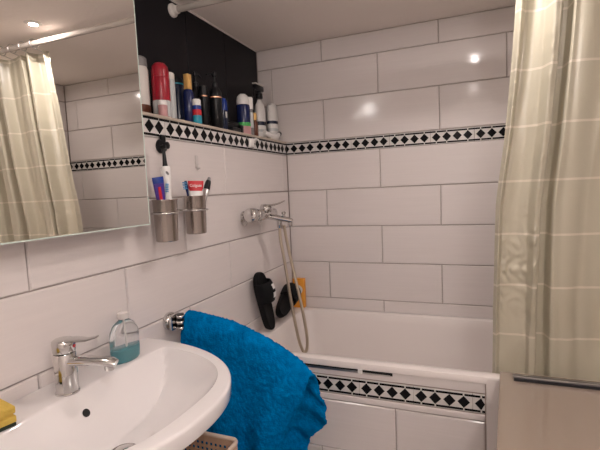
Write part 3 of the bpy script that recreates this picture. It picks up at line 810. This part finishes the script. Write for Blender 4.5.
obj('rim', bm, 'basket_rim', bk, smooth=60)

# ------------------------------------------------------------------ shower rod and curtain
rod = thing('shower_rod', 'pale shower curtain rod fixed under the ceiling', 'rod', V(-.16, -.747, .487))
obj('tube', tub([V(-.150, -.747, .487), V(1.815, -.747, .487)], .0125, seg=18), 'rod_white', rod, smooth=60)
for x_, s in ((-.1597, 1), (XR - .0005, -1)):
    obj('end_flange', lat([(.027, 0), (.027, .008), (.018, .016), (.016, .03)], V(x_, -.747, .487), seg=24, axis=X * s), 'offwhite', rod, smooth=40)
# plan of the folds: distance along the cloth -> (x, y offset), gathered between the free edge and the right wall
def folds(seed, n, amp):
    rnd = random.Random(seed); pts = []
    x = 0
    for i in range(n):
        pts.append((i / (n - 1), (1 if i % 2 else -1) * amp * (.55 + .75 * rnd.random())))
    return pts
top_f = [(0, -.1), (.018, -.5), (.04, .0), (.10, .2), (.13, .05), (.155, -1.0), (.175, -.85), (.195, .85), (.222, .8), (.242, -.75), (.27, -.6), (.36, -.1), (.44, .1), (.47, -.9), (.50, -.8), (.53, .9), (.56, .8), (.59, -.9), (.65, -.7), (.69, .8), (.73, .7), (.77, -.9), (.82, -.7), (.86, .8), (.91, .7), (.95, -.6), (1, .4)]
def cr(tab, t):
    n = len(tab); i = 0
    while i < n - 2 and t > tab[i + 1][0]: i += 1
    k = (t - tab[i][0]) / (tab[i + 1][0] - tab[i][0]); k = k * k * (3 - 2 * k)
    return tab[i][1] + (tab[i + 1][1] - tab[i][1]) * k
bm = bmesh.new(); uvl = bm.loops.layers.uv.new('UVMap')
NU, NV = 280, 240
ztop, zbot = .468, -1.01
g = []
for j in range(NV + 1):
    v = j / NV; z = ztop + (zbot - ztop) * v
    xl = 1.113 - .060 * min(1, v / .55) - .024 * max(0, min(1, (v - .4) / .4)) + .012 * math.sin(v * 9) * .3
    row = []
    for i in range(NU + 1):
        u = i / NU
        a = .050 - .016 * v
        f = cr(top_f, u)
        yc = -.675 + .066 * min(1, v * 1.15)
        sway = .006 * math.sin(v * 5 + u * 9) + .004 * noise.noise(Vector((u * 18, v * 7, 2)))
        # crumpled sheen on the hem, on the first crest and near the bottom
        wgt = max(0, 1 - u / .035) * .8 + max(0, 1 - abs(u - .150) / .035) * min(1, .25 + 1.2 * v)
        wgt += 1.3 * max(0, 1 - abs(v - .70) / .17) * max(0, min(1, (.20 - u) / .06)) * min(1, u / .04)
        q3 = Vector((u * 26, v * 34, 9))
        cr_ = .0075 * wgt * ((1 - 2 * abs(noise.noise(q3))) * .6 + noise.noise(q3 * 2.1) * .4 - .3)
        cr_ += .004 * max(0, 1 - abs(v - .88) / .05) * math.sin(u * 30 + 1)
        y = yc + a * f + sway + cr_
        if v > .72: y = max(y, -.632 if v > .86 else -.632 - (.86 - v) * .4)
        x = xl + (1.80 - xl) * u + .006 * math.sin(u * 40 + v * 3)
        row.append((bm.verts.new(V(x, y, z)), u, z))
    g.append(row)
for a, b in zip(g, g[1:]):
    for i in range(NU):
        q = [a[i], a[i + 1], b[i + 1], b[i]]
        f = bm.faces.new([p[0] for p in q])
        for lp, p in zip(f.loops, q): lp[uvl].uv = (p[1], (p[2] - .27) / .180 + 20.0)
cur = thing('shower_curtain', 'beige satin shower curtain with pale cross bands hanging at the right', 'curtain', V(1.45, -.70, ztop))
obj('cloth', bm, 'curtain', cur, smooth=180)
for k in range(9):
    u = (k + .12) / 9
    x = 1.118 + (1.80 - 1.118) * u
    yk = -.675 + .046 * cr(top_f, u)
    pts = [V(x, -.747 + .021 * math.cos(t), .487 + .021 * math.sin(t)) for t in [2 * PI * q / 24 for q in range(25)]]
    bm = tub(pts, .0018, seg=6)
    tube(bm, [V(x, -.747, .466), V(x, (yk - .747) / 2, .462), V(x, yk, .458)], .0016, seg=6)
    obj('ring', bm, 'alu', cur)

# ------------------------------------------------------------------ lights
def spot(x, y, label, power, col, spread=150):
    t = thing('ceiling_spot', label, 'lamp', V(x, y, CE), 'recessed ceiling spots')
    obj('trim_ring', lat([(.026, -.004), (.036, -.0005), (.020, -.0005), (.016, -.006)], V(x, y, CE), seg=32), 'offwhite', t, smooth=40)
    if 'spot_lens' not in M: M['spot_lens'] = emit('spot_lens', (1, .86, .72), 40)
    obj('lens', lat([(.0155, -.0045), (.0155, -.001)], V(x, y, CE), seg=28), 'spot_lens', t)
    l = bpy.data.lights.new('spot_light', 'AREA'); l.shape = 'DISK'; l.size = .032; l.energy = power; l.color = col; l.spread = math.radians(spread)
    lo = bpy.data.objects.new('spot_light', l); lo.location = V(x, y, CE - .0065); link(lo, t)
warm = (1, .90, .86)
spot(1.0, -.84, 'bright recessed ceiling spot reflected in the mirror above the curtain', 4.2, warm, 175)
spot(1.0, -1.75, 'recessed ceiling spot in the middle of the room', 1.0, warm, 175)
spot(1.60, -.50, 'added fill spot over the bathtub, hidden behind the shower curtain', 1.7, warm, 175)  # hidden spot added to brighten the back wall behind the curtain
gx, gy, gz = .125, -1.66, .425
gl = thing('mirror_lamp', 'frosted globe lamp on a short arm above the mirror cabinet', 'lamp', V(-.168, gy, gz))
obj('wall_plate', lat([(.04, 0), (.04, .012), (.03, .02)], V(-.1595, gy, gz), seg=28, axis=X), 'white_plastic', gl, smooth=40)
obj('arm', tub([V(-.141, gy, gz), V(gx - .054, gy, gz)], .012, seg=14), 'white_plastic', gl, smooth=60)
M['lamp_glass'] = emit('lamp_glass', (1, .95, .92), 20)
obj('globe', lat([(.012, -.0538)] + [(.056 * math.cos(a), .056 * math.sin(a)) for a in [-1.2 + 2.4 * q / 14 for q in range(15)]] + [(.012, .0538)], V(gx, gy, gz), seg=36), 'lamp_glass', gl, smooth=60)
ox, oy, oz = 1.38, -2.40, .37  # unseen globe added as fill for the ceiling and bath front
gl = thing('fill_globe', 'added fill light globe under the ceiling, unseen behind the viewpoint', 'lamp', V(ox, oy, CE))
obj('base', lat([(.012, -.11), (.012, -.02), (.06, -.018), (.06, 0)], V(ox, oy, CE - .0005), seg=36), 'white_plastic', gl, smooth=40)
M['fill_glass'] = emit('fill_glass', (1, .94, .90), 38)
obj('globe', lat([(.03, -.0935)] + [(.128 * math.cos(a), .075 * math.sin(a) - .02) for a in [-1.3 + 2.6 * q / 14 for q in range(15)]], V(ox, oy, oz), seg=36), 'fill_glass', gl, smooth=60)
w = bpy.data.worlds.new('World'); sc.world = w; w.use_nodes = True
w.node_tree.nodes['Background'].inputs[0].default_value = (.5, .45, .42, 1)
w.node_tree.nodes['Background'].inputs[1].default_value = .1

# ------------------------------------------------------------------ camera
cam = bpy.data.cameras.new('camera'); co = bpy.data.objects.new('camera', cam); C.objects.link(co)
yaw, pitch, roll, f = .38, -.08446, -.04391, 428.68
cy, sy, cp, spn = math.cos(yaw), math.sin(yaw), math.cos(pitch), math.sin(pitch)
F = Vector((-sy * cp, cy * cp, spn)); Rt = Vector((cy, sy, 0)); U = Rt.cross(F)
cR, sR = math.cos(roll), math.sin(roll)
R2 = cR * Rt + sR * U; U2 = -sR * Rt + cR * U
mw = Matrix((R2, U2, -F)).transposed().to_4x4(); mw.translation = V(.9649, -2.2584, -.2596)
co.matrix_world = mw
cam.sensor_width = 36; cam.lens = f / 600 * 36; cam.clip_start = .02
sc.camera = co
sc.view_settings.view_transform = 'Standard'; sc.view_settings.look = 'None'
sc.view_settings.exposure = .36; sc.view_settings.gamma = 1; sc.view_settings.use_curve_mapping = False
